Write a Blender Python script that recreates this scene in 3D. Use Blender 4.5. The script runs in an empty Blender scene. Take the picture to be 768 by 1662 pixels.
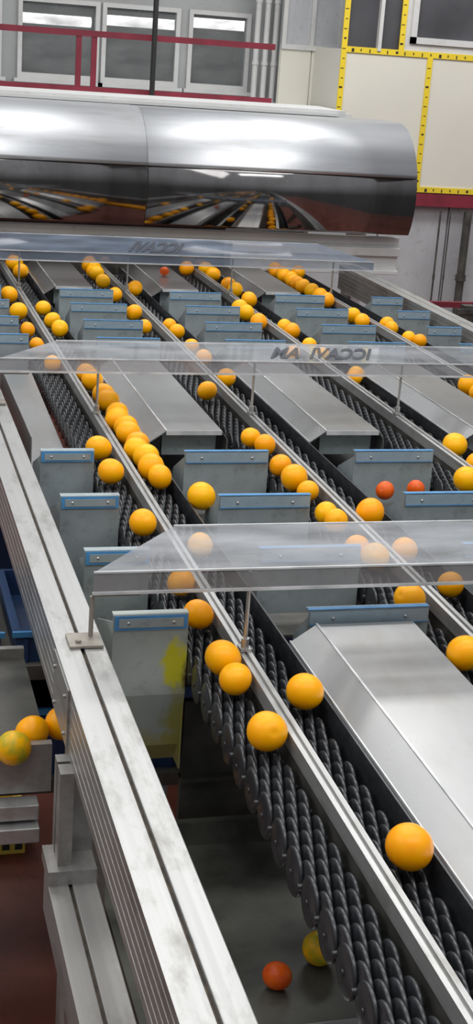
import bpy, bmesh, math, random
from mathutils import Vector, Matrix
random.seed(4)
S=bpy.context.scene
S.view_settings.view_transform='Standard'
S.view_settings.look='None'
COL=S.collection
# ---------------------------------------------------------------- camera
F=2300.; roll=math.radians(4.2)
Yc=Vector((-627,801,-F)).normalized()
hh=Vector((math.cos(roll),-math.sin(roll),0))
Zc=hh.cross(Yc).normalized(); Xc=Yc.cross(Zc)
R=Matrix((Xc,Yc,Zc)); C=Vector((0,0,1.23))
cam=bpy.data.cameras.new('camera'); camo=bpy.data.objects.new('camera',cam); COL.objects.link(camo)
cam.sensor_fit='VERTICAL'; cam.sensor_height=24; cam.lens=24*F/1662.; cam.clip_start=.05
camo.matrix_world=Matrix.Translation(C)@R.to_4x4()
S.camera=camo
def ray(u,v): return R@Vector((u-384,831-v,-F))
def pz(u,v,z):
    d=ray(u,v); return C+d*((z-C.z)/d.z)
def py(u,v,y):
    d=ray(u,v); return C+d*((y-C.y)/d.y)
# ---------------------------------------------------------------- materials
def mat(name,col,metal=0,rough=.5,var=.15,scale=6,stretch=(1,1,1),bump=0,col2=None,rvar=.1,spec=.5,bscale=None,thresh=(.35,.7),grime=0,gs=None,gstretch=None,gth=(.55,.78)):
    m=bpy.data.materials.new(name); m.use_nodes=True; nt=m.node_tree; N=nt.nodes; L=nt.links
    b=N['Principled BSDF']; b.inputs['Metallic'].default_value=metal
    b.inputs['Specular IOR Level'].default_value=spec
    tc=N.new('ShaderNodeTexCoord'); mp=N.new('ShaderNodeMapping'); mp.inputs['Scale'].default_value=stretch
    L.new(tc.outputs['Object'],mp.inputs['Vector'])
    n=N.new('ShaderNodeTexNoise'); n.inputs['Scale'].default_value=scale; n.inputs['Detail'].default_value=5
    L.new(mp.outputs[0],n.inputs['Vector'])
    r=N.new('ShaderNodeValToRGB'); r.color_ramp.elements[0].position=thresh[0]; r.color_ramp.elements[1].position=thresh[1]
    c2=col2 if col2 else tuple(c*(1-var) for c in col)
    r.color_ramp.elements[0].color=(*col,1); r.color_ramp.elements[1].color=(*c2,1)
    L.new(n.outputs['Fac'],r.inputs['Fac']); last=r.outputs[0]; rsock=n.outputs['Fac']
    if grime:
        mp2=N.new('ShaderNodeMapping'); mp2.inputs['Scale'].default_value=gstretch or (1,1,1); L.new(tc.outputs['Object'],mp2.inputs['Vector'])
        g=N.new('ShaderNodeTexNoise'); g.inputs['Scale'].default_value=gs or scale*7; g.inputs['Detail'].default_value=8; g.inputs['Roughness'].default_value=.65
        L.new(mp2.outputs[0],g.inputs['Vector'])
        gr=N.new('ShaderNodeValToRGB'); gr.color_ramp.elements[0].position=gth[0]; gr.color_ramp.elements[1].position=gth[1]
        gr.color_ramp.elements[0].color=(1,1,1,1); k=1-grime; gr.color_ramp.elements[1].color=(k,k*.96,k*.9,1)
        L.new(g.outputs['Fac'],gr.inputs[0])
        mx=N.new('ShaderNodeMix'); mx.data_type='RGBA'; mx.blend_type='MULTIPLY'; mx.inputs[0].default_value=1
        L.new(last,mx.inputs[6]); L.new(gr.outputs[0],mx.inputs[7]); last=mx.outputs[2]
    L.new(last,b.inputs['Base Color'])
    mr=N.new('ShaderNodeMapRange'); mr.inputs['To Min'].default_value=max(0,rough-rvar); mr.inputs['To Max'].default_value=min(1,rough+rvar)
    L.new(rsock,mr.inputs['Value']); L.new(mr.outputs[0],b.inputs['Roughness'])
    if bump:
        bp=N.new('ShaderNodeBump'); bp.inputs['Strength'].default_value=bump; bp.inputs['Distance'].default_value=.002
        if bscale:
            n2=N.new('ShaderNodeTexNoise'); n2.inputs['Scale'].default_value=bscale; L.new(mp.outputs[0],n2.inputs['Vector']); L.new(n2.outputs['Fac'],bp.inputs['Height'])
        else: L.new(n.outputs['Fac'],bp.inputs['Height'])
        L.new(bp.outputs[0],b.inputs['Normal'])
    return m
M={}
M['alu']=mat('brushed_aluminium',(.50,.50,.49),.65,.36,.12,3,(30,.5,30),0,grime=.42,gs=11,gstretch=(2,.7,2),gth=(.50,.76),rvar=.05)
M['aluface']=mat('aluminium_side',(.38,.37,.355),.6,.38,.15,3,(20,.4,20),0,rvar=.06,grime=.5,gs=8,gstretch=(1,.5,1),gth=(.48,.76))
M['steel']=mat('stainless_sheet',(.54,.54,.535),.9,.29,.16,2.5,(1.5,.8,1.5),0,rvar=.07,grime=.18,gs=7,gstretch=(1,.4,1),gth=(.50,.8))
M['drumtop']=mat('brushed_stainless',(.66,.67,.69),.9,.40,.25,2.2,(.35,1,5),.0,rvar=.06,grime=.3,gs=6,gstretch=(.25,1,2))  # rougher finish; lighter base also paints in the bright ceiling reflection
M['drum']=mat('polished_stainless',(.33,.32,.32),1,.09,.35,2.2,(2.5,1,.6),.12,rvar=.03,grime=.3,gs=9,bscale=4)  # smoother finish; darker base also paints in the dark reflection of the machine
M['galv']=mat('galvanised_plate',(.39,.45,.465),.35,.42,.30,9,(1,1,1),0,grime=.45,gs=22)
M['galvrust']=mat('galvanised_plate_stained',(.46,.51,.48),.25,.5,.25,6,(1,1,1),0,grime=.5,gs=18)
M['blue']=mat('blue_tape',(.07,.27,.55),0,.45,.3,20)
M['palestrip']=mat('pale_strip',(.33,.43,.50),.3,.45,.2,14,grime=.25)
M['black']=mat('black_plastic',(.028,.030,.034),0,.28,.4,25,rvar=.08,spec=.6)
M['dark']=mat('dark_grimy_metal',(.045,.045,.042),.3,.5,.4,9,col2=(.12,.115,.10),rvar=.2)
M['belt']=mat('grimy_belt',(.045,.046,.040),.2,.42,.3,5,col2=(.17,.17,.145),rvar=.25,bump=.3,grime=.5,gs=22)
M['slot']=mat('slot_rubber',(.03,.025,.02),0,.7,.4,40,col2=(.12,.09,.06))
M['white']=mat('white_enamel',(.62,.62,.61),0,.4,.12,3,grime=.15)
M['wall']=mat('painted_wall',(.40,.41,.41),0,.7,.2,2,grime=.1)
M['greywall']=mat('grey_wall_panel',(.50,.51,.53),.0,.6,.25,3,(1,1,.4),grime=.3)
M['cream']=mat('cream_panel',(.70,.68,.60),0,.4,.06,1.5)
M['red']=mat('red_paint',(.24,.025,.045),0,.45,.3,8)
M['yellow']=mat('yellow_tape',(.80,.60,.03),0,.5,.1,5)
M['floor']=mat('red_brown_floor',(.20,.055,.035),0,.5,.4,4,rvar=.15,grime=.4)
M['crate']=mat('blue_plastic',(.02,.05,.13),0,.4,.3,5)
M['ycrate']=mat('yellow_plastic',(.75,.55,.08),0,.45,.2,5)
M['rod']=mat('chrome_rod',(.50,.50,.49),.8,.32,.2,20)
M['edge']=mat('polished_acrylic_edge',(.72,.73,.74),.2,.2,.35,12,(1,1,1))
M['brown']=mat('weathered_bracket',(.33,.30,.26),.4,.5,.3,30)
M['grout']=mat('black_ink',(.02,.02,.02),0,.6,.1,30)
M['darkglass']=mat('dark_room',(.20,.21,.21),0,.6,.5,2)
def stain(m):
    nt=m.node_tree;N=nt.nodes;L=nt.links;b=N['Principled BSDF']
    src=b.inputs['Base Color'].links[0].from_socket
    tc=N.new('ShaderNodeTexCoord')
    n=N.new('ShaderNodeTexNoise'); n.inputs['Scale'].default_value=14; n.inputs['Detail'].default_value=9; n.inputs['Roughness'].default_value=.6; L.new(tc.outputs['Object'],n.inputs['Vector'])
    sp=N.new('ShaderNodeSeparateXYZ'); L.new(tc.outputs['Generated'],sp.inputs[0])
    def blob(cx,cz,sx,sz,col,src,lo=.75,hi=1.15,amp=1.6):
        def sq(sock,c,s):
            a=N.new('ShaderNodeMath'); a.operation='SUBTRACT'; L.new(sock,a.inputs[0]); a.inputs[1].default_value=c
            m_=N.new('ShaderNodeMath'); m_.operation='DIVIDE'; L.new(a.outputs[0],m_.inputs[0]); m_.inputs[1].default_value=s
            p=N.new('ShaderNodeMath'); p.operation='MULTIPLY'; L.new(m_.outputs[0],p.inputs[0]); L.new(m_.outputs[0],p.inputs[1])
            return p.outputs[0]
        ad=N.new('ShaderNodeMath'); ad.operation='ADD'; L.new(sq(sp.outputs['X'],cx,sx),ad.inputs[0]); L.new(sq(sp.outputs['Z'],cz,sz),ad.inputs[1])
        ns=N.new('ShaderNodeMath'); ns.operation='SUBTRACT'; L.new(n.outputs['Fac'],ns.inputs[0]); ns.inputs[1].default_value=.5
        a2=N.new('ShaderNodeMath'); a2.operation='MULTIPLY_ADD'; L.new(ns.outputs[0],a2.inputs[0]); a2.inputs[1].default_value=amp*2; L.new(ad.outputs[0],a2.inputs[2])
        r=N.new('ShaderNodeMapRange'); L.new(a2.outputs[0],r.inputs['Value']); r.inputs['From Min'].default_value=lo; r.inputs['From Max'].default_value=hi; r.inputs['To Min'].default_value=1; r.inputs['To Max'].default_value=0
        mx=N.new('ShaderNodeMix'); mx.data_type='RGBA'; L.new(r.outputs[0],mx.inputs[0]); L.new(src,mx.inputs[6]); mx.inputs[7].default_value=(*col,1)
        return mx.outputs[2]
    s=blob(.80,.08,.6,.14,(.40,.38,.14),src,.3,1.5,2.4)
    s=blob(1.0,.38,.26,.32,(.36,.35,.10),s,.2,1.5,2.8)
    s=blob(.92,.66,.28,.15,(.62,.58,.03),s,.3,1.2,3.0)
    s=blob(1.02,.60,.09,.14,(.10,.05,.015),s,.3,1.1,2.6)
    L.new(s,b.inputs['Base Color'])
stain(M['galvrust'])
def acryl(name,tfac,dif,rough=.15,v0=.12,v1=.15,tint=(.95,.95,.96),spec=.5):
    m=bpy.data.materials.new(name); m.use_nodes=True; nt=m.node_tree;N=nt.nodes;L=nt.links
    b=N['Principled BSDF']; out=N['Material Output']
    b.inputs['Base Color'].default_value=(*dif,1); b.inputs['Roughness'].default_value=rough; b.inputs['Specular IOR Level'].default_value=spec
    t=N.new('ShaderNodeBsdfTransparent'); t.inputs[0].default_value=(*tint,1)
    tc=N.new('ShaderNodeTexCoord'); mp=N.new('ShaderNodeMapping'); mp.inputs['Scale'].default_value=(1,2.5,2.5); L.new(tc.outputs['Object'],mp.inputs[0])
    n=N.new('ShaderNodeTexNoise'); n.inputs['Scale'].default_value=3; n.inputs['Detail'].default_value=7
    L.new(mp.outputs[0],n.inputs['Vector'])
    mr=N.new('ShaderNodeMapRange'); mr.inputs['From Min'].default_value=.35; mr.inputs['From Max'].default_value=.7
    mr.inputs['To Min'].default_value=max(0,tfac-v0); mr.inputs['To Max'].default_value=min(1,tfac+v1)
    L.new(n.outputs['Fac'],mr.inputs['Value'])
    mx=N.new('ShaderNodeMixShader'); L.new(mr.outputs[0],mx.inputs[0]); L.new(t.outputs[0],mx.inputs[1]); L.new(b.outputs[0],mx.inputs[2])
    L.new(mx.outputs[0],out.inputs['Surface']); return m
M['acryl']=acryl('clear_acrylic',.54,(.42,.43,.45),.05,.20,.28,spec=1)
M['acrylblue']=acryl('bluish_acrylic',.62,(.19,.23,.30),.04,.22,.25,spec=1)
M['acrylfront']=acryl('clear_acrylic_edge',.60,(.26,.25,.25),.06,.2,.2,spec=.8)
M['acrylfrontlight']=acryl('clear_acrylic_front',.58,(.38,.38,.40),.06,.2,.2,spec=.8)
M['ink']=acryl('printed_ink',.95,(.03,.035,.05),.5,.12,.05)
M['glass']=acryl('window_glass',.42,(.26,.27,.27),.08,.15,.2)
def emis(name,col,st):
    m=bpy.data.materials.new(name); m.use_nodes=True; nt=m.node_tree
    b=nt.nodes['Principled BSDF']; b.inputs['Emission Color'].default_value=(*col,1); b.inputs['Emission Strength'].default_value=st
    return m
M['tube']=emis('reflection_glow',(1,1,.97),2.6)  # glow for the ceiling light reflections imitated behind the windows
def orange_mat(name,c1,c2):
    return mat(name,c1,0,.25,0,1.2,(1,1,1),.15,col2=c2,rvar=.03,bscale=45,thresh=(.4,.65),spec=.30)
OM=[orange_mat('orange_peel',(1.0,.44,.0),(1.0,.39,.0)),
    orange_mat('orange_peel_light',(1.0,.50,.0),(1.0,.45,.0)),
    orange_mat('orange_peel_deep',(1.0,.39,.0),(.98,.34,.0)),
    orange_mat('green_tinged_peel',(.95,.46,.002),(.42,.38,.02)),
    orange_mat('red_peel',(.78,.12,.008),(.66,.08,.006))]
# ---------------------------------------------------------------- mesh helpers
def box(bm,x0,x1,y0,y1,z0,z1,mi=0):
    vs=[bm.verts.new(p) for p in [(x0,y0,z0),(x1,y0,z0),(x1,y1,z0),(x0,y1,z0),(x0,y0,z1),(x1,y0,z1),(x1,y1,z1),(x0,y1,z1)]]
    for f in [(0,3,2,1),(4,5,6,7),(0,1,5,4),(1,2,6,5),(2,3,7,6),(3,0,4,7)]:
        fc=bm.faces.new([vs[i] for i in f]); fc.material_index=mi
def extr(bm,prof,a,b,axis='y',mi=0):
    """extrude closed profile; axis y -> prof=(x,z); axis x -> prof=(y,z)"""
    def P(p,t): return (p[0],t,p[1]) if axis=='y' else (t,p[0],p[1])
    A=[bm.verts.new(P(p,a)) for p in prof]; B=[bm.verts.new(P(p,b)) for p in prof]
    n=len(prof)
    for i in range(n):
        f=bm.faces.new((A[i],A[(i+1)%n],B[(i+1)%n],B[i])); f.material_index=mi
    f=bm.faces.new(A[::-1]); f.material_index=mi
    f=bm.faces.new(B); f.material_index=mi
def cyl(bm,p0,p1,r,seg=12):
    p0=Vector(p0);p1=Vector(p1); d=p1-p0
    q=d.to_track_quat('Z','Y').to_matrix().to_4x4()
    bmesh.ops.create_cone(bm,cap_ends=True,segments=seg,radius1=r,radius2=r,depth=d.length,matrix=Matrix.Translation((p0+p1)/2)@q)
def lathe_x(bm,prof,seg,cx=0,cy=0,cz=0):
    rings=[]
    for x,r in prof:
        rings.append([bm.verts.new((cx+x,cy+r*math.cos(2*math.pi*i/seg),cz+r*math.sin(2*math.pi*i/seg))) for i in range(seg)])
    for a,b in zip(rings[:-1],rings[1:]):
        for i in range(seg):
            f=bm.faces.new((a[i],a[(i+1)%seg],b[(i+1)%seg],b[i])); f.smooth=True
    bm.faces.new(rings[0][::-1]); bm.faces.new(rings[-1])
def empty(name,loc,label,cat,group=None,kind=None):
    o=bpy.data.objects.new(name,None); o.empty_display_size=.05; o.location=loc; COL.objects.link(o)
    tag(o,label,cat,group,kind); return o
def tag(o,label=None,cat=None,group=None,kind=None):
    if label:o['label']=label
    if cat:o['category']=cat
    if group:o['group']=group
    if kind:o['kind']=kind
def mk(name,bm,mats,parent=None,origin=(0,0,0),label=None,cat=None,group=None,kind=None,bevel=0,smooth=False):
    bmesh.ops.recalc_face_normals(bm,faces=bm.faces)
    o3=Vector(origin)
    if parent: o3=Vector(parent.location) if origin==(0,0,0) else Vector(origin)
    bmesh.ops.translate(bm,vec=-o3,verts=bm.verts)
    me=bpy.data.meshes.new(name); 
    if smooth:
        for f in bm.faces:f.smooth=True
    bm.to_mesh(me); bm.free()
    if not isinstance(mats,(list,tuple)): mats=[mats]
    for m in mats: me.materials.append(m)
    o=bpy.data.objects.new(name,me); COL.objects.link(o)
    if parent:
        o.parent=parent; o.location=o3-Vector(parent.location)
    else: o.location=o3
    tag(o,label,cat,group,kind)
    if bevel:
        md=o.modifiers.new('bevel','BEVEL'); md.width=bevel; md.segments=2; md.limit_method='ANGLE'
    return o
FZ=-1.30
# ---------------------------------------------------------------- room
bm=bmesh.new(); box(bm,-4,8,-2,14.6,FZ-.1,FZ); mk('floor',bm,M['floor'],kind='structure')
WY=12.5
wins=[(-110,2),(28,160),(164,290),(304,404)]
zt=py(220,8,WY).z; zb=py(220,138,WY).z
bm=bmesh.new()
box(bm,-4,8,WY,WY+.2,FZ,zb); box(bm,-4,8,WY,WY+.2,zt,3.2)
edges=[-4]
for a,b in wins: edges+= [py(a,80,WY).x,py(b,80,WY).x]
edges.append(8)
for i in range(0,len(edges),2): box(bm,edges[i],edges[i+1],WY,WY+.2,zb,zt)
mk('wall_back',bm,M['wall'],kind='structure')
bm=bmesh.new(); box(bm,-4,8,14.4,14.5,FZ,3.2); mk('wall_corridor',bm,M['darkglass'],kind='structure')
for i,(a,b) in enumerate(wins):
    x0=py(a,80,WY).x; x1=py(b,80,WY).x
    e=empty('window_%d'%(i+1),((x0+x1)/2,WY,zb),'white framed window with dark glass','window',kind='structure')
    bm=bmesh.new(); t=.036
    box(bm,x0,x1,WY-.03,WY+.05,zb,zb+t*1.3); box(bm,x0,x1,WY-.03,WY+.05,zt-t,zt)
    box(bm,x0,x0+t,WY-.03,WY+.05,zb+t*1.3,zt-t); box(bm,x1-t,x1,WY-.03,WY+.05,zb+t*1.3,zt-t)
    mk('frame',bm,M['white'],e)
    bm=bmesh.new(); box(bm,x0+t,x1-t,WY+.005,WY+.012,zb+t*1.3,zt-t); mk('glass',bm,M['glass'],e)
    bm=bmesh.new(); box(bm,x0-.03,x1+.03,WY-.09,WY,zb-.03,zb); mk('sill',bm,M['white'],e)
for i,(a,b) in enumerate([(-60,12),(34,148),(168,284),(312,398)]):  # glowing tubes added to stand in for ceiling lights reflected in the panes
    p0=py(a,27+a*.03,13.6); p1=py(b,27+a*.03,13.6)
    e=empty('reflection_streak',((p0.x+p1.x)/2,13.6,p0.z),'white tube added as a reflection lamp glowing behind the windows','streak','window reflection streaks')
    bm=bmesh.new(); cyl(bm,(p0.x,13.6,p0.z),(p1.x,13.6,p0.z),.045); mk('tube',bm,M['tube'],e)
    bm=bmesh.new(); box(bm,p0.x,p1.x,13.57,13.63,p0.z+.045,p0.z+.09); cyl(bm,((p0.x+p1.x)/2,13.6,p0.z+.07),((p0.x+p1.x)/2,13.6,3.2),.008); mk('streak_mount',bm,M['white'],e)
DY=10.8
zd=py(0,150,DY).z
bm=bmesh.new(); box(bm,-4,3.75,DY,WY-.01,zd-.14,zd); mk('mezzanine_deck',bm,M['white'],label='white painted mezzanine deck below the windows',cat='platform')
RY=11.0
pA=py(0,40,RY); pB=py(446,80,RY); qA=py(0,132,RY); qB=py(446,168,RY)
zr=(pA.z+pB.z)/2; zq=(qA.z+qB.z)/2
e=empty('guard_railing',(pA.x,RY,zd),'dark red painted steel guard railing on the mezzanine','railing')
bm=bmesh.new(); box(bm,-1.5,pB.x,RY-.02,RY+.02,zr-.022,zr+.022); mk('rail',bm,M['red'],e)
bm=bmesh.new(); box(bm,-1.5,pB.x,RY-.02,RY+.02,zq-.02,zq+.02); mk('rail',bm,M['red'],e)
for u in (127,152,-60):
    x=py(u,100,RY).x
    bm=bmesh.new(); box(bm,x-.02,x+.02,RY-.015,RY+.015,zd,zr); mk('post',bm,M['red'],e)
x=py(250,80,10.9).x
bm=bmesh.new(); cyl(bm,(x,10.9,zd),(x,10.9,3.2),.02); box(bm,x-.05,x+.05,10.87,10.93,zd,zd+.01); mk('pole',bm,M['grout'],label='thin black steel pole rising from the mezzanine',cat='pole')
for k,u in enumerate((416,431,446)):
    x=py(u,80,12.2).x
    bm=bmesh.new(); cyl(bm,(x,12.2,zd),(x,12.2,3.2),.024)
    for q in range(5): cyl(bm,(x,12.2,zd+.3+q*.5),(x,12.2,zd+.33+q*.5),.03)
    mk('pipe',bm,M['white'],label='white vertical pipe with collars on the wall',cat='pipe',group='wall pipes',origin=(x,12.2,zd))
PY=12.0
x0=py(456,80,PY).x; x1=py(556,80,PY).x; zpb=py(500,190,PY).z-.1
e=empty('partition',(x0,PY,zpb),'cream partition with panelled lower half and grey windows','partition')
zm=py(500,82,PY).z
bm=bmesh.new()
n=2
for i in range(n):
    a=x0+(x1-x0)*i/n; b=x0+(x1-x0)*(i+1)/n
    box(bm,a+.006,b-.006,PY,PY+.03,zpb,zm)
box(bm,x0,x1,PY+.02,PY+.04,zpb,zm)
mk('panel',bm,M['cream'],e)
bm=bmesh.new(); box(bm,x0,x1,PY-.02,PY+.04,zm,zm+.04); 
for t in (0,.45,.92): box(bm,x0+(x1-x0)*t,x0+(x1-x0)*t+.035,PY-.02,PY+.04,zm+.04,3.0)
mk('frame',bm,M['white'],e)
bm=bmesh.new(); box(bm,x0,x1,PY+.01,PY+.02,zm+.04,3.0); mk('glass',bm,M['greywall'],e)
# control booth
BY=11.3
bx0=py(553,90,BY).x; bx1=bx0+2.6
zbot=py(725,314,BY).z; zmid=(py(560,82,BY).z+py(768,92,BY).z)/2
xm=py(688,190,BY).x; xw=py(655,40,BY).x
e=empty('control_booth',((bx0+bx1)/2,BY,zbot-.11),'cream panelled control booth edged with yellow and black tape','booth')
bm=bmesh.new(); box(bm,bx0,xm-.004,BY,BY+.06,zbot,zmid); box(bm,xm+.004,bx1,BY,BY+.06,zbot,zmid); box(bm,bx0,bx0+.06,BY+.06,12.0,zbot,zmid)
mk('panel',bm,M['cream'],e)
def tape(x0,x1,z0,z1):
    bm=bmesh.new(); box(bm,x0,x1,BY-.012,BY,z0,z1)
    L=max(x1-x0,z1-z0); n=int(L/.075); w=min(x1-x0,z1-z0)
    for i in range(n):
        c=.04+i*.075; k=.006+(.008 if i%5==0 else 0)
        if z1-z0>x1-x0: box(bm,x0+w*(.3 if i%2 else .12),x1-w*.3,BY-.014,BY-.011,z0+c,z0+c+k,1)
        else: box(bm,x0+c,x0+c+k*1.5,BY-.014,BY-.011,z0+w*(.3 if i%2 else .12),z1-w*.3,1)
    mk('tape',bm,[M['yellow'],M['grout']],e,label='yellow tape with black ruler marks')
tw=.045
tape(bx0,bx0+tw,zbot,2.6); tape(xm-tw/2,xm+tw/2,zbot+tw,zmid-tw/2); tape(bx0+tw,bx1,zmid-tw/2,zmid+tw/2); tape(bx0+tw,bx1,zbot,zbot+tw)
tape(xw-tw/2,xw+tw/2,zmid+tw/2,2.6)
bm=bmesh.new()
wx0=py(668,40,BY).x; wzb=py(715,74,BY).z
for (a,b,c,d) in [(wx0,bx1,wzb,wzb+.05),(wx0,wx0+.05,wzb,2.6),(wx0+1.0,wx0+1.05,wzb,2.6),(bx0+tw,wx0,2.5,2.6),(bx0+.3,bx0+.33,zmid,2.5)]:
    box(bm,a,b,BY-.02,BY+.05,c,d)
box(bm,xw,wx0,BY,BY+.05,zmid,2.6); box(bm,wx0,bx1,BY,BY+.04,zmid,wzb)
mk('window_frame',bm,M['white'],e)
bm=bmesh.new(); box(bm,bx0+.02,bx1,BY+.03,BY+.04,zmid,2.6); mk('glass',bm,mat('booth_glass',(.10,.10,.11),0,.15,.5,1.5,rvar=.05),e)
bm=bmesh.new(); box(bm,bx0,bx1,BY-.03,12.0,zbot-.11,zbot-.01); mk('base_beam',bm,M['red'],e)
bm=bmesh.new(); 
cx=py(640,420,11.4).x-.8; zc_=zbot-.12
for i in range(7): box(bm,cx+i*.62,cx+i*.62+.605,11.36,11.40,FZ,zc_)
box(bm,cx,cx+7*.62,11.40,11.46,FZ,zc_)
mk('wall_cladding',bm,M['greywall'],kind='structure')
for u,w in ((706,.008),(722,.006),(750,.035)):
    x=py(u,430,11.25).x
    bm=bmesh.new(); cyl(bm,(x,11.25,FZ),(x,11.25,zc_-.02),w); cyl(bm,(x,11.25,FZ),(x,11.25,FZ+.02),w*2); cyl(bm,(x,11.25,zc_-.6),(x,11.25,zc_-.55),w*1.3); mk('pipe',bm,M['dark'],label='dark vertical pipe against the grey wall',cat='pipe',group='dark wall pipes',origin=(x,11.25,FZ))
pr=py(650,492,9.6); pr2=py(790,497,9.6)
e=empty('guard_railing',(pr.x,9.6,FZ),'dark red low guard railing beside the machine','railing')
bm=bmesh.new(); box(bm,pr.x,pr2.x+.6,9.58,9.62,pr.z-.02,pr.z+.02); mk('rail',bm,M['red'],e)
for x in (pr.x+.02,pr2.x+.3):
    bm=bmesh.new(); box(bm,x-.02,x+.02,9.58,9.62,FZ,pr.z-.02); mk('post',bm,M['red'],e)
p=py(760,500,8.9)
e=empty('metal_stand',(p.x,8.9,FZ),'dark metal stand beside the machine','stand')
for dx in (0,.5):
    bm=bmesh.new(); box(bm,p.x+dx-.04,p.x+dx+.04,8.86,8.94,FZ,p.z+.02); mk('post',bm,M['dark'],e)
for dz in (0,-.3):
    bm=bmesh.new(); box(bm,p.x-.1,p.x+.6,8.84,8.86,p.z+dz-.03,p.z+dz); mk('rail',bm,M['dark'],e)
# ---------------------------------------------------------------- drum housing
XR=3.2; XS=1.59; cy_,cz_,rr=8.35,.45,.41
e=empty('drum_housing',(1.4,8.6,FZ),'polished stainless steel rounded drum housing spanning the sorting machine','machine housing')
def shell(x0,x1,rad,a0,a1,name,m,flat=False):
    pts=[(cy_+.28,cz_+rad)] if flat else []
    for i in range(25):
        a=math.radians(a0+i*((a1-a0)/24)); pts.append((cy_+rad*math.cos(a),cz_+rad*math.sin(a)))
    inner=[(p[0]+(cy_-p[0])*.015+.002,p[1]+(cz_-p[1])*.015) for p in pts][::-1]
    bm=bmesh.new(); extr(bm,pts+inner,x0,x1,'x')
    o=mk(name,bm,m,e)
    for f in o.data.polygons:
        if abs(f.normal.x)<.5 : f.use_smooth=True
    return o
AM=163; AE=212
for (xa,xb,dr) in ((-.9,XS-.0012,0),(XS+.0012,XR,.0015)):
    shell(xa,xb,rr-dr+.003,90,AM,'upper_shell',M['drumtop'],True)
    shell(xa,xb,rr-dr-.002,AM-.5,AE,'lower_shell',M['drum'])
bm=bmesh.new()
pts=[(cy_+.28,cz_+rr-.012)]+[(cy_+(rr-.012)*math.cos(math.radians(90+i*5)),cz_+(rr-.012)*math.sin(math.radians(90+i*5))) for i in range(25)]+[(cy_+.28,.23)]
extr(bm,pts,XR-.02,XR-.008,'x'); mk('end_cap',bm,M['steel'],e)
bm=bmesh.new(); extr(bm,[(cy_+(rr-.004)*math.cos(a),cz_+(rr-.004)*math.sin(a)) for a in [math.radians(90+i*5) for i in range(25)]]+[((cy_+(rr-.012)*math.cos(a)),cz_+(rr-.012)*math.sin(a)) for a in [math.radians(90+i*5) for i in range(24,-1,-1)]],XS-.006,XS+.006,'x')
mk('seam',bm,M['slot'],e)
bm=bmesh.new(); box(bm,-.9,XR-.25,8.63,9.2,.80,.90); box(bm,-.9,XR-.3,8.60,8.63,.866,.885); mk('top_ledge',bm,M['white'],e)
bm=bmesh.new(); box(bm,-.9,XR,8.14,8.20,.15,.20); box(bm,2.15,XR,8.14,8.20,-.02,.15); box(bm,2.15,XR+.0,8.11,8.14,.09,.14); box(bm,2.15,XR,8.11,8.14,-.02,.005); mk('lower_frame',bm,M['white'],e,bevel=.004)
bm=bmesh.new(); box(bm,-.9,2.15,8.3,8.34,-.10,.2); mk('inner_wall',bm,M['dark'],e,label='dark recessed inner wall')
for x in (-.8,XR-.15):
    bm=bmesh.new(); box(bm,x,x+.1,8.6,8.7,FZ,.2); mk('leg',bm,M['white'],e)
# ---------------------------------------------------------------- side beams
def beam(x0,label,tall=True):
    e=empty('side_beam',(x0+.05,4.6,FZ),label,'beam','side beams of the sorting machine')
    y0,y1=.9,8.05
    z0,z1=-.10,.04
    pr=[(x0+.047,z0),(x0+.047,z1),(x0,z1)]
    for k in range(5):
        z=z1-.022-k*.024
        pr+=[(x0,z+.0025),(x0+.004,z+.0015),(x0+.004,z-.0015),(x0,z-.0025)]
    pr+=[(x0,z0)]
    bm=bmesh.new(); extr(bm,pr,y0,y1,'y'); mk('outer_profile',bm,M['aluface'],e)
    bm=bmesh.new(); box(bm,x0+.055,x0+.10,y0,y1,z0,z1); mk('inner_profile',bm,M['alu'],e,bevel=.002)
    bm=bmesh.new(); box(bm,x0+.047,x0+.055,y0,y1,z0,z1-.010); mk('slot_seal',bm,M['slot'],e)
    bm=bmesh.new(); box(bm,x0-.001,x0+.046,y0,y1,z1,z1+.001); mk('top_strip',bm,M['alu'],e)
    for y in (2.52,4.9,7.4):
        bm=bmesh.new(); box(bm,x0+.01,x0+.09,y-.04,y+.04,FZ,z0); box(bm,x0-.01,x0+.11,y-.07,y+.07,FZ,FZ+.015); mk('leg',bm,M['aluface'],e)
    bm=bmesh.new(); box(bm,x0-.004,x0,2.46,2.66,-.09,.035)
    for zz in (-.07,.01):
        for yy in (2.49,2.63): cyl(bm,(x0-.009,yy,zz),(x0-.004,yy,zz),.004)
    mk('joint_plate',bm,M['aluface'],e)
    return e
beam(.39,'long brushed aluminium side beam with a dark slot along its top')
beam(2.80,'aluminium side beam along the outer edge of the sorting machine')
# ---------------------------------------------------------------- roller conveyors
DIV=[.80,1.352,1.904,2.456]
RR=.043; AZ=-.084
def roller_bm(bm,kind,y=0,seg=26):
    offs=(.025,.049,.073,.095) if kind==0 else (.037,.061,.085)
    for s in (-1,1):
        for o in offs:
            c=s*o
            lathe_x(bm,[(-.0068,.010),(-.0065,.026),(-.0052,.030),(-.0050,.036),(-.0032,RR-.0015),(-.0012,RR),(.0012,RR),(.0032,RR-.0015),(.0050,.036),(.0052,.030),(.0065,.026),(.0068,.010)],seg,c,y,0)
    lathe_x(bm,[(-.104,.006),(.104,.006)],8,0,y,0)
rm=[]
for k in (0,1):
    bm=bmesh.new(); roller_bm(bm,k); bmesh.ops.recalc_face_normals(bm,faces=bm.faces)
    me=bpy.data.meshes.new('roller'); bm.to_mesh(me); bm.free(); me.materials.append(M['black']); rm.append(me)
PITCH=.046; Y0=1.42
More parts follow.
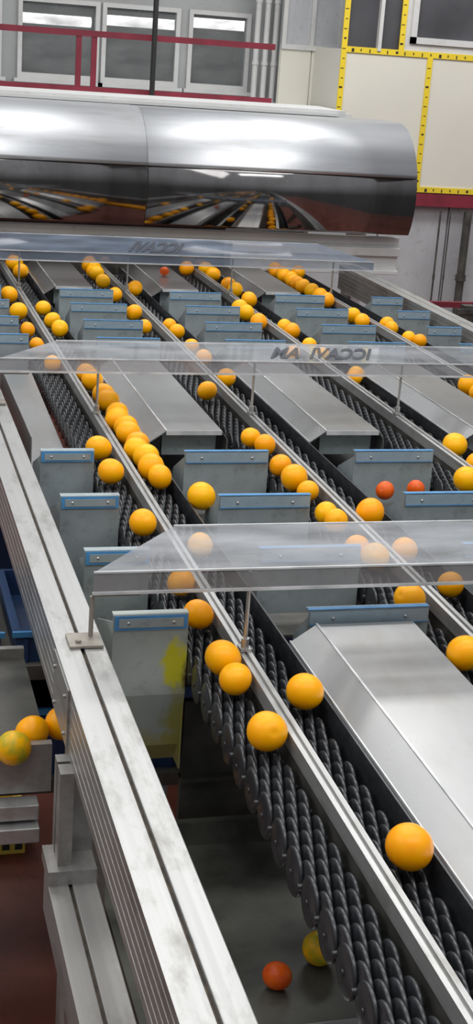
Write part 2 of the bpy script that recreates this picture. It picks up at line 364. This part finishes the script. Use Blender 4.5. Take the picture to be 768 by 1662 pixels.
for ci,X in enumerate(DIV):
    start=Y0 if ci==0 else (2.3 if ci==1 else (3.3 if ci==2 else 4.6))
    e=empty('roller_conveyor',(X,5,-.16),'black disc roller conveyor lane pair with aluminium divider rail','conveyor','roller conveyor lanes')
    y1=8.04
    bm=bmesh.new(); pr=[(X-.012,-.034),(X-.012,.0),(X-.004,.002),(X-.003,-.003),(X+.001,-.003),(X+.002,.004),(X+.012,.004),(X+.012,-.034)]
    extr(bm,pr,1.2,y1,'y'); mk('divider_rail',bm,M['alu'],e)
    bm=bmesh.new(); box(bm,X-.008,X+.008,1.2,y1,-.16,-.034); mk('support_web',bm,M['dark'],e)
    bm=bmesh.new(); box(bm,X+.113,X+.117,1.2,y1,-.13,-.012); mk('side_guard',bm,M['black'],e)
    ys=[start+i*PITCH for i in range(int((8.0-start)/PITCH))]
    for i,y in enumerate(ys[:100]):
        o=bpy.data.objects.new('roller',rm[i%2]); COL.objects.link(o); o.parent=e; o.location=(0,y-5,AZ+.16)
    if len(ys)>100:
        bm=bmesh.new()
        for i,y in enumerate(ys[100:]): roller_bm(bm,i%2,y,12)
        bmesh.ops.translate(bm,vec=(X,0,AZ),verts=bm.verts)
        mk('roller',bm,M['black'],e,kind='stuff')
for y in (1.6,3.04,4.5,5.6,6.72,7.8):
    bm=bmesh.new(); box(bm,.49,2.80,y-.02,y+.02,-.24,-.16)
    for x in (.5,2.76): box(bm,x,x+.03,y-.03,y+.03,-.16,-.10)
    mk('cross_member',bm,M['dark'],label='dark steel cross member under the roller lanes',cat='beam',group='cross members',origin=(1.65,y,-.24))
for k in range(3):
    a=DIV[k]+.125; b=DIV[k+1]-.112
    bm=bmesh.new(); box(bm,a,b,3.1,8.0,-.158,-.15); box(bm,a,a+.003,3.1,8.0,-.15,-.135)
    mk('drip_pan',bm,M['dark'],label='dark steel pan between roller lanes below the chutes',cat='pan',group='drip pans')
# ---------------------------------------------------------------- chute plates
def plate(x0,x1,y,zt_,zb_,label,group,front_blue,matl=None,cheek=.16,curve=False):
    matl=matl or M['galv']
    e=empty('chute_plate',((x0+x1)/2,y,zb_),label,'chute plate',group)
    bm=bmesh.new(); t=.003
    pr=[(y+.018,zt_-.001),(y+.018,zt_+.002),(y,zt_+.002),(y-.002,zt_)]
    if curve: pr+=[(y-.01,(zt_+zb_)/2),(y+.02,zb_+.05),(y+.05,zb_),(y+.054,zb_),(y+.024,zb_+.052),(y-.007,(zt_+zb_)/2)]
    else: pr+=[(y-.008,zb_),(y-.005,zb_)]
    pr+=[(y+.001,zt_-.002)]
    extr(bm,pr,x0,x1,'x')
    for xx in (x0,x1-t):
        extr(bm,[(y,zt_-.015),(y-.004,zb_),(y+cheek,zb_),(y+cheek*.9,zt_-.09)],xx,xx+t,'x')
    mk('plate',bm,matl,e)
    sh=.034
    bm=bmesh.new(); extr(bm,[(y-.0035,zt_-.002),(y-.0055,zt_-.002),(y-.008,zt_-sh),(y-.006,zt_-sh)],x0+.003,x1-.003,'x')
    mk('blue_strip',bm,M['blue'] if front_blue else M['palestrip'],e,label='blue edging strip' if front_blue else 'pale blue strip')
    if front_blue:
        bm=bmesh.new(); extr(bm,[(y-.0055,zt_-.008),(y-.0075,zt_-.008),(y-.0095,zt_-sh+.006),(y-.007,zt_-sh+.006)],x0+.012,x1-.012,'x')
        mk('strip_centre',bm,M['galv'],e)
    else:
        bm=bmesh.new(); extr(bm,[(y-.006,zt_-sh+.003),(y-.0085,zt_-sh+.003),(y-.0085,zt_-sh),(y-.006,zt_-sh)],x0+.003,x1-.003,'x')
        box(bm,x0,x1,y-.004,y+.012,zt_+.002,zt_+.0035)
        mk('strip_line',bm,M['blue'],e)
    for xx in (x0+(x1-x0)*.2,x0+(x1-x0)*.8):
        bm=bmesh.new(); bmesh.ops.create_uvsphere(bm,u_segments=10,v_segments=6,radius=.0045,matrix=Matrix.Translation((xx,y-.0065,zt_-.018)))
        mk('rivet',bm,M['rod'],e,smooth=True)
    return e
cols=[(.972,1.240),(1.524,1.792),(2.076,2.344)]
GL='galvanised chute plate with pale blue strip between roller lanes'
near=[4.07,3.63,3.20]; far=[6.92,6.54,6.14,5.76]
for (a,b) in cols[:2]:
    for y in near: plate(a,b,y,.042,-.13,GL,'chute plates between lanes',False)
for (a,b) in cols:
    for y in far: plate(a,b,y,.042,-.13,GL,'chute plates between lanes',False)
for y in far: plate(2.60,2.775,y,.042,-.13,GL,'chute plates between lanes',False)
plate(.972,1.262,2.79,.045,-.12,'galvanised plate with blue strip behind the sloping steel hood','chute plates between lanes',False,cheek=.1)
for y in far: plate(.53,.690,y,.05,-.15,'narrow galvanised chute plate with blue strip beside side beam','chute plates beside the side beam',False)
for y in near: plate(.53,.692,y,.048,-.22,'narrow galvanised chute plate with blue edging beside side beam','chute plates beside the side beam',True,cheek=.2)
plate(.53,.697,2.79,.05,-.33,'tall galvanised chute plate stained yellow with blue edging strip','chute plates beside the side beam',True,M['galvrust'],cheek=.22,curve=True)
# ---------------------------------------------------------------- hoods
def hood(x0,x1,ya,yb,label):
    e=empty('chute_hood',((x0+x1)/2,(ya+yb)/2,-.06),label,'hood','stainless chute hoods')
    bm=bmesh.new(); t=.003; zz=.024; w=.058; ze=-.016
    pr=[(x0,-.075),(x0,ze),(x0+w,zz),(x1-.022,zz),(x1,zz-.03),(x1,-.075),(x1-t,-.075),(x1-t,zz-.031),(x1-.023,zz-t),(x0+w+.001,zz-t),(x0+t,ze-.002),(x0+t,-.075)]
    extr(bm,pr,ya,yb,'y'); mk('hood_sheet',bm,M['steel'],e)
    bm=bmesh.new(); box(bm,x0+w-.0025,x0+w+.0025,ya,yb,zz,zz+.003); box(bm,x0-.002,x0+.001,ya,yb,ze-.006,ze+.004); box(bm,x0+w,x1-.022,ya-.003,ya,zz-.014,zz+.001)
    mk('highlight_edge',bm,M['edge'],e)  # pale colour on the raised edges paints in the rim highlight
    bm=bmesh.new(); extr(bm,[(x0+w,-.075),(x0+w,zz-t-.001),(x1-.026,zz-t-.001),(x1-.026,-.075)],ya+.06,ya+.064,'y'); mk('end_plate',bm,M['galv'],e)
    bm=bmesh.new(); extr(bm,[(x0+t,-.075),(x0+t,ze-.006),(x0+w,zz-t-.002),(x0+w,-.075)],ya+.07,ya+.074,'y'); mk('gap_shade',bm,M['black'],e)  # black sheets stand in for the shade in the gaps below the hood
    bm=bmesh.new(); extr(bm,[(x1-.026,-.075),(x1-.026,zz-t-.003),(x1-t,zz-.034),(x1-t,-.075)],ya+.07,ya+.074,'y'); mk('gap_shade',bm,M['black'],e)
    return e
hood(.926,1.235,1.55,2.76,'wide stainless steel hood with slanted side')
for (a,b) in cols: hood(a-.05,b-.05,4.38,5.45,'stainless steel hood with slanted side between roller lanes')
for (a,b) in cols: hood(a-.05,b-.05,7.12,8.0,'stainless steel hood near the drum housing')
def tray(ya,yb):
    bm=bmesh.new(); extr(bm,[(ya,-.12),(yb,-.06),(yb,-.064),(ya,-.124)],.535,.68,'x'); box(bm,.532,.535,ya,yb,-.13,.02)
    mk('sloping_tray',bm,M['steel'],label='sloping steel tray beside the side beam',cat='tray',group='sloping trays',origin=(.58,(ya+yb)/2,-.13))
tray(4.32,5.6); tray(7.2,7.9)
# ---------------------------------------------------------------- acrylic guards
def text_mesh(body,x_start,width,p0,dirv,height,parent,off=.03):
    cu=bpy.data.curves.new('t','FONT'); cu.body=body; cu.size=1; cu.align_x='LEFT'; cu.extrude=0; cu.offset=off
    o=bpy.data.objects.new('t',cu); COL.objects.link(o)
    dg=bpy.context.evaluated_depsgraph_get(); me=bpy.data.meshes.new_from_object(o.evaluated_get(dg))
    bpy.data.objects.remove(o)
    xs=[v.co.x for v in me.vertices]; ysv=[v.co.y for v in me.vertices]
    w=max(xs)-min(xs); mh=max(ysv); mx=min(xs)
    d=Vector(dirv).normalized()
    for v in me.vertices:
        a=(v.co.x-mx)/w; b=v.co.y/mh
        v.co=Vector((x_start+width-a*width+.42*b*height,p0[0],p0[1]))+d*b*height-Vector(parent.location)
    me.materials.append(M['ink'])
    ob=bpy.data.objects.new('lettering',me); COL.objects.link(ob); ob.parent=parent; ob['label']='mirrored italic dark lettering'
def guard(yF,xL,xR,label,rods,texts,rightend=False,roof='acryl',front='acrylfrontlight',dep=.25,zt2=.202):
    yR=yF+dep; zc=.192; z0=.148
    e=empty('acrylic_guard',((xL+xR)/2,yF,0.0),label,'guard','clear acrylic guards')
    bm=bmesh.new()
    xr2=xR-.22 if rightend else xR
    def quad(*p): bm.faces.new([bm.verts.new(q) for q in p])
    quad((xL,yF,zc),(xR,yF,zc),(xr2,yR,zt2),(xL+.22,yR,zt2))
    o=mk('roof_panel',bm,M[roof],e)
    bm=bmesh.new(); quad((xL,yF,z0),(xR,yF,z0),(xR,yF,zc),(xL,yF,zc))
    o=mk('front_panel',bm,M[front],e)
    bm=bmesh.new(); quad((xL,yF,z0),(xL,yF,zc),(xL+.22,yR,zt2),(xL+.22,yR,zt2-.04))
    mk('end_panel',bm,M['acryl'],e)
    if rightend:
        bm=bmesh.new(); quad((xR,yF,z0),(xR,yF,zc),(xR-.22,yR,zt2),(xR-.22,yR,zt2-.04)); mk('end_panel',bm,M['acryl'],e)
    bm=bmesh.new(); box(bm,xL,xR,yF-.003,yF+.003,z0-.005,z0+.001); box(bm,xL,xR,yF-.0025,yF+.0025,zc-.002,zc+.002); box(bm,xL+.22,xr2,yR-.0025,yR+.0025,zt2-.0015,zt2+.0025)
    mk('edge_trim',bm,M['edge'],e)
    for x in rods:
        bm=bmesh.new(); cyl(bm,(x,yF+.008,0.004),(x,yF+.008,z0+.035),.0045); cyl(bm,(x,yF+.008,.004),(x,yF+.008,.03),.009); box(bm,x-.012,x+.012,yF-.006,yF+.024,0.003,.009)
        mk('rod',bm,M['rod'],e)
    bm=bmesh.new(); x=xL+.0
    cyl(bm,(x,yF+.01,.04),(x,yF+.01,z0-.012),.005); cyl(bm,(x,yF+.01,z0-.008),(x+.1,yF+.01,z0-.008),.005)
    box(bm,x-.05,x+.02,yF-.04,yF+.03,.042,.047); cyl(bm,(x-.03,yF-.02,.046),(x-.03,yF-.02,.053),.006)
    mk('bracket',bm,M['brown'],e)
    d=(0,dep,zt2-zc)
    for (b,xs,w,h,o_) in texts: text_mesh(b,xs,w,(yF+.05,zc+.003+.05*(zt2-zc)/dep),d,h,e,o_)
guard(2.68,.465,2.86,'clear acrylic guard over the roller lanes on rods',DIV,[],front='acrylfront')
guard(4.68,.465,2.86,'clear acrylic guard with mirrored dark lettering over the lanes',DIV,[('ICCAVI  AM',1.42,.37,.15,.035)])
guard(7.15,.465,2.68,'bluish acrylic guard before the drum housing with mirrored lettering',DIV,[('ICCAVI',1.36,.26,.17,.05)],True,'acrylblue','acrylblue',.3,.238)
# ---------------------------------------------------------------- lower level
bm=bmesh.new(); box(bm,.5,2.78,1.3,2.78,-.56,-.53); box(bm,.5,2.78,2.78,2.80,-.62,-.47)
mk('collection_belt',bm,M['belt'],label='grimy dark collecting belt below the roller lanes',cat='belt')
bm=bmesh.new(); box(bm,.5,1.2,1.9,2.12,-.5295,-.5265); box(bm,.5,1.2,2.117,2.12,-.5265,-.52)
mk('belt_lip',bm,M['steel'],label='pale metal lip plate on the collecting belt',cat='plate',origin=(.85,2.0,-.5295))
for x,y in ((.52,1.4),(2.7,1.4),(.52,2.7),(2.7,2.7)):
    bm=bmesh.new(); box(bm,x,x+.05,y,y+.05,FZ,-.562); box(bm,x-.02,x+.07,y-.02,y+.07,FZ,FZ+.01); mk('support_leg',bm,M['dark'],label='dark steel leg under the collecting belt',cat='leg',group='belt legs',origin=(x,y,FZ))
bm=bmesh.new(); box(bm,.72,2.78,2.86,2.88,-.56,-.20); box(bm,.72,2.78,2.84,2.88,-.40,-.39); box(bm,.5,2.78,2.85,2.88,-.60,-.55)
mk('rear_panel',bm,M['dark'],label='dark steel rear panel behind the collecting belt',cat='panel')
e=empty('lower_rail',(.40,1.6,FZ),'lower aluminium rail with dark slot below the side beam','rail')
bm=bmesh.new(); box(bm,.345,.385,.8,2.42,-.42,-.33); mk('profile',bm,M['aluface'],e,bevel=.002)
bm=bmesh.new(); box(bm,.392,.44,.8,2.42,-.42,-.33); mk('profile',bm,M['aluface'],e,bevel=.002)
bm=bmesh.new(); box(bm,.385,.392,.8,2.42,-.42,-.338); mk('slot_seal',bm,M['slot'],e)
bm=bmesh.new(); box(bm,.365,.392,2.38,2.42,-.335,-.10); box(bm,.345,.44,2.36,2.46,-.33,-.30); box(bm,.365,.44,2.43,2.46,-.30,-.10); mk('gusset_plate',bm,M['aluface'],e)
for y in (1.0,2.2):
    bm=bmesh.new(); box(bm,.36,.42,y,y+.06,FZ,-.42); mk('leg',bm,M['aluface'],e)
e=empty('discharge_conveyor',(0,2.95,FZ),'metal sided discharge conveyor carrying oranges away','conveyor')
bm=bmesh.new(); box(bm,-1.2,.40,2.76,3.28,-.285,-.265); mk('belt',bm,M['dark'],e)
bm=bmesh.new(); box(bm,-1.2,.40,2.74,2.76,-.34,-.225); box(bm,-1.2,.40,3.28,3.30,-.34,-.24); mk('side_wall',bm,M['aluface'],e)
bm=bmesh.new(); box(bm,-1.2,.37,2.70,2.745,-.385,-.35); box(bm,-1.2,.37,2.68,2.745,-.43,-.395); mk('side_rail',bm,M['alu'],e,bevel=.002)
for x in (-1.1,.1):
    bm=bmesh.new(); box(bm,x,x+.06,2.8,2.86,FZ,-.285); box(bm,x,x+.06,3.18,3.24,FZ,-.285); mk('leg',bm,M['galv'],e)
e=empty('crate_rack',(.2,3.6,FZ),'dark steel rack with shelves holding blue crates','rack')
for z in (-.70,-.36):
    bm=bmesh.new(); box(bm,-.6,.95,3.42,3.98,z-.02,z); box(bm,-.6,.95,3.41,3.42,z-.03,z+.01); mk('shelf',bm,M['dark'],e)
for x in (-.6,.92):
    for y in (3.42,3.94):
        bm=bmesh.new(); box(bm,x,x+.03,y,y+.04,FZ,-.26); mk('upright',bm,M['galv'],e)
def crate(x0,x1,y0,y1,z0,z1,m,label,group=None):
    bm=bmesh.new(); t=.012
    box(bm,x0,x1,y0,y1,z0,z0+t); box(bm,x0,x1,y0,y0+t,z0+t,z1); box(bm,x0,x1,y1-t,y1,z0+t,z1); box(bm,x0,x0+t,y0+t,y1-t,z0+t,z1); box(bm,x1-t,x1,y0+t,y1-t,z0+t,z1)
    box(bm,x0-.01,x1+.01,y0-.01,y0,z1-.015,z1,1 if group else 0); box(bm,x0-.01,x0,y0,y1,z1-.015,z1)
    n=9
    for i in range(n):
        xx=x0+(x1-x0)*(i+.5)/n
        if group: box(bm,xx-.006,xx+.006,y0-.007,y0,z0,z1-.02)
        else:
            for zz in (0,1): box(bm,xx-.012,xx+.012,y0-.002,y0,z0+.015+zz*.04,z0+.045+zz*.04,1)  # dark strips stand in for the shaded gaps between the slats
    mk('crate',bm,[m,M['blue'] if group else M['grout']],origin=((x0+x1)/2,(y0+y1)/2,z0),label=label,cat='crate',group=group)
for (x0,x1) in ((-.1,.36),(.40,.86)):
    crate(x0,x1,3.46,3.92,-.70,-.50,M['crate'],'dark blue plastic crate on the steel rack','blue crates')
    crate(x0,x1,3.46,3.92,-.36,-.27,M['crate'],'shallow dark blue plastic crate on the steel rack','blue crates')
crate(.14,.51,4.03,4.33,FZ,FZ+.14,M['ycrate'],'yellow slatted plastic crate on the red floor')
bm=bmesh.new(); box(bm,.50,2.78,5.05,5.08,FZ,-.26)
for i in range(5): box(bm,.55+i*.44,.95+i*.44,5.035,5.05,-1.2,-.4)
mk('under_panel',bm,M['crate'],label='dark navy panelling underneath the sorting machine',cat='panel')
# ---------------------------------------------------------------- fruit
bmo=bmesh.new(); bmesh.ops.create_uvsphere(bmo,u_segments=32,v_segments=20,radius=1)
for v in bmo.verts:
    z=v.co.z; rxy=math.hypot(v.co.x,v.co.y); a=math.atan2(v.co.y,v.co.x)
    k=1+.018*math.sin(2*a+.6)*rxy+.012*math.sin(3*a+1.7)*rxy
    v.co.x*=k; v.co.y*=k
    v.co.z=z*.94-(.07 if z>0 else -.03)*math.exp(-(rxy/.16)**2)
for f in bmo.faces:f.smooth=True
om=[]
for i,m in enumerate(OM):
    me=bpy.data.meshes.new('orange'); bmo.to_mesh(me); me.materials.append(m); om.append(me)
lane=[(435,1187,68),(382,1102,55),(362,1068,62),(322,997,50),(500,1122,64),(672,1374,82),(754,1060,60),(665,972,54),(312,945,40),
(232,848,46),(327,805,48),(325,885,42),(180,765,43),(160,727,42),(248,760,46),(238,740,44),(225,726,42),(208,702,42),(198,684,42),(190,671,38),(175,650,38),(150,617,38),(140,606,34),(97,590,28),
(240,725,40),(216,690,40),(168,640,38),(262,772,42),
(332,634,32),(360,613,32),(405,710,34),(430,722,36),(455,755,38),(472,775,46),(500,797,38),(530,833,38),(545,845,36),(598,832,48),(745,778,46),(725,722,42),(768,752,36),(752,625,34),(767,638,30),(610,608,26),(563,612,26),
(580,890,44),(612,902,46),(642,893,44),(750,948,40),
(15,478,28),(30,505,30),(45,535,24),(35,440,26),(20,425,26),(10,412,24),(70,500,26),(85,520,28),(97,533,28),(140,437,22),(150,443,30),(162,456,24),(187,478,24),(210,468,28),(213,507,28),(235,530,24),(270,528,24),(286,538,26),
(335,445,28),(368,470,32),(360,462,26),(388,486,28),(405,500,30),(417,508,28),(438,523,30),(450,530,26),(462,537,28),(433,443,24),(450,450,28),(465,460,30),(482,450,28),(490,464,28),(510,472,28),(525,480,28),(541,487,26),(425,438,22),
(578,512,26),(597,522,26),(610,525,26),(622,532,24),(655,550,24),(674,552,24),(130,415,24),(145,420,24),(285,412,24),(300,418,24),(405,418,24),(430,422,24),(120,412,24),(395,414,24),(60,560,26),(300,562,26),(318,580,28),(500,560,26),(520,575,26),(445,572,26)]
fr=[]
for (u,v,d) in lane:
    z=0.0; p=pz(u,v,z); D=-( (R.transposed()@(p-C)).z ); r=max(.034,min(.043,d/2*D/F)); p=pz(u,v,r-.04)
    fr.append([p.x,min(p.y,7.97),r-.04,r,random.choice([0,0,0,1,1,2]),(u,v) in ((327,805),(325,885))])
fr[4][4]=0; fr[5][4]=2
def clampx(f):
    k=min(range(4),key=lambda i:abs(f[0]-DIV[i])); d=f[0]-DIV[k]; s=1 if d>=0 else -1
    lo=f[3]+.013; hi=.112-f[3]
    if not f[5]: f[0]=DIV[k]+s*min(max(abs(d),lo),max(lo,hi))
    f[1]=min(f[1],8.05)
for it in range(80):
    for i in range(len(fr)):
        for j in range(i+1,len(fr)):
            a=fr[i];b=fr[j]; dx=b[0]-a[0];dy=b[1]-a[1];dd=math.hypot(dx,dy); mnd=a[3]+b[3]+.001
            if dd<mnd:
                if dd<1e-4: dx,dy,dd=0,1e-3,1e-3
                s=(mnd-dd)/2/dd; a[0]-=dx*s;a[1]-=dy*s;b[0]+=dx*s;b[1]+=dy*s
    for f in fr: clampx(f)
def put(x,y,z,r,mi,label,group,name='orange'):
    o=bpy.data.objects.new(name,om[mi]); COL.objects.link(o); o.location=(x,y,z); o.scale=(r*random.uniform(.96,1.03),r,r*random.uniform(.96,1.03))
    o.rotation_euler=(random.uniform(-1.2,1.2),random.uniform(-1.2,1.2),random.uniform(0,6.28))
    tag(o,label,'orange',group); return o
LB=['ripe orange resting on black disc rollers','yellowish orange resting on black disc rollers','deep orange fruit resting on black disc rollers','green-tinged orange resting on black disc rollers']
for f in fr: put(f[0],f[1],f[2],f[3],f[4],LB[f[4]],'oranges on the roller lanes')
for (u,v,r) in [(625,796,.029),(675,793,.028)]:
    p=pz(u,v,-.01); put(p.x,p.y,p.z,r,4,'small red orange sitting against a chute plate','small red oranges')
p=pz(267,441,.050); put(p.x,p.y,.026+.026,.026,4,'small red orange on a steel hood','small red oranges')
p=pz(450,1583,-.5); put(p.x,p.y,-.53+.029,.029,4,'small red orange lying on the dark collecting belt','small red oranges')
p=pz(518,1543,-.5); put(p.x,p.y,-.53+.036,.036,3,'green-tinged orange lying on the dark collecting belt','oranges on the collecting belt')
for (u,v,mi) in [(22,1214,3),(52,1188,0),(100,1174,0),(-48,1200,2)]:
    p=pz(u,v,-.225); put(p.x,p.y,-.225,.0385,mi,'ripe orange on the discharge conveyor' if mi!=3 else 'green-tinged orange on the discharge conveyor','oranges on the discharge conveyor')
# ---------------------------------------------------------------- light
w=bpy.data.worlds.new('world'); S.world=w; w.use_nodes=True; nt=w.node_tree; N=nt.nodes; L=nt.links
bg=N['Background']; tc=N.new('ShaderNodeTexCoord'); sp=N.new('ShaderNodeSeparateXYZ'); L.new(tc.outputs['Generated'],sp.inputs[0])
rp=N.new('ShaderNodeValToRGB'); cr=rp.color_ramp; mr=N.new('ShaderNodeMapRange'); mr.inputs['From Min'].default_value=-1; mr.inputs['From Max'].default_value=1
L.new(sp.outputs['Z'],mr.inputs['Value']); L.new(mr.outputs[0],rp.inputs[0])
cr.elements[0].position=0; cr.elements[0].color=(.05,.05,.05,1)
cr.elements[1].position=1; cr.elements[1].color=(.75,.78,.82,1)
a=cr.elements.new(.47); a.color=(.10,.10,.10,1); b=cr.elements.new(.56); b.color=(.42,.43,.45,1)
L.new(rp.outputs[0],bg.inputs[0]); bg.inputs[1].default_value=.85
def area(x,y,z,sx,sy,pw,rot=(0,0,0),col=(1,.99,.97)):
    l=bpy.data.lights.new('ceiling_and_fill_light','AREA'); l.shape='RECTANGLE'; l.size=sx; l.size_y=sy; l.energy=pw; l.color=col
    o=bpy.data.objects.new('ceiling_and_fill_light',l); COL.objects.link(o); o.location=(x,y,z); o.rotation_euler=rot
for y in (0.5,3.2,6.0,8.8): area(1.6,y,3.6,5.5,1.0,82)
area(-3,3,3.2,1.5,5,60,(0,math.radians(-50),0))
area(4.5,9.6,3.2,4,.8,60,(math.radians(35),0,0))  # fill light added to brighten the grey wall below the booth
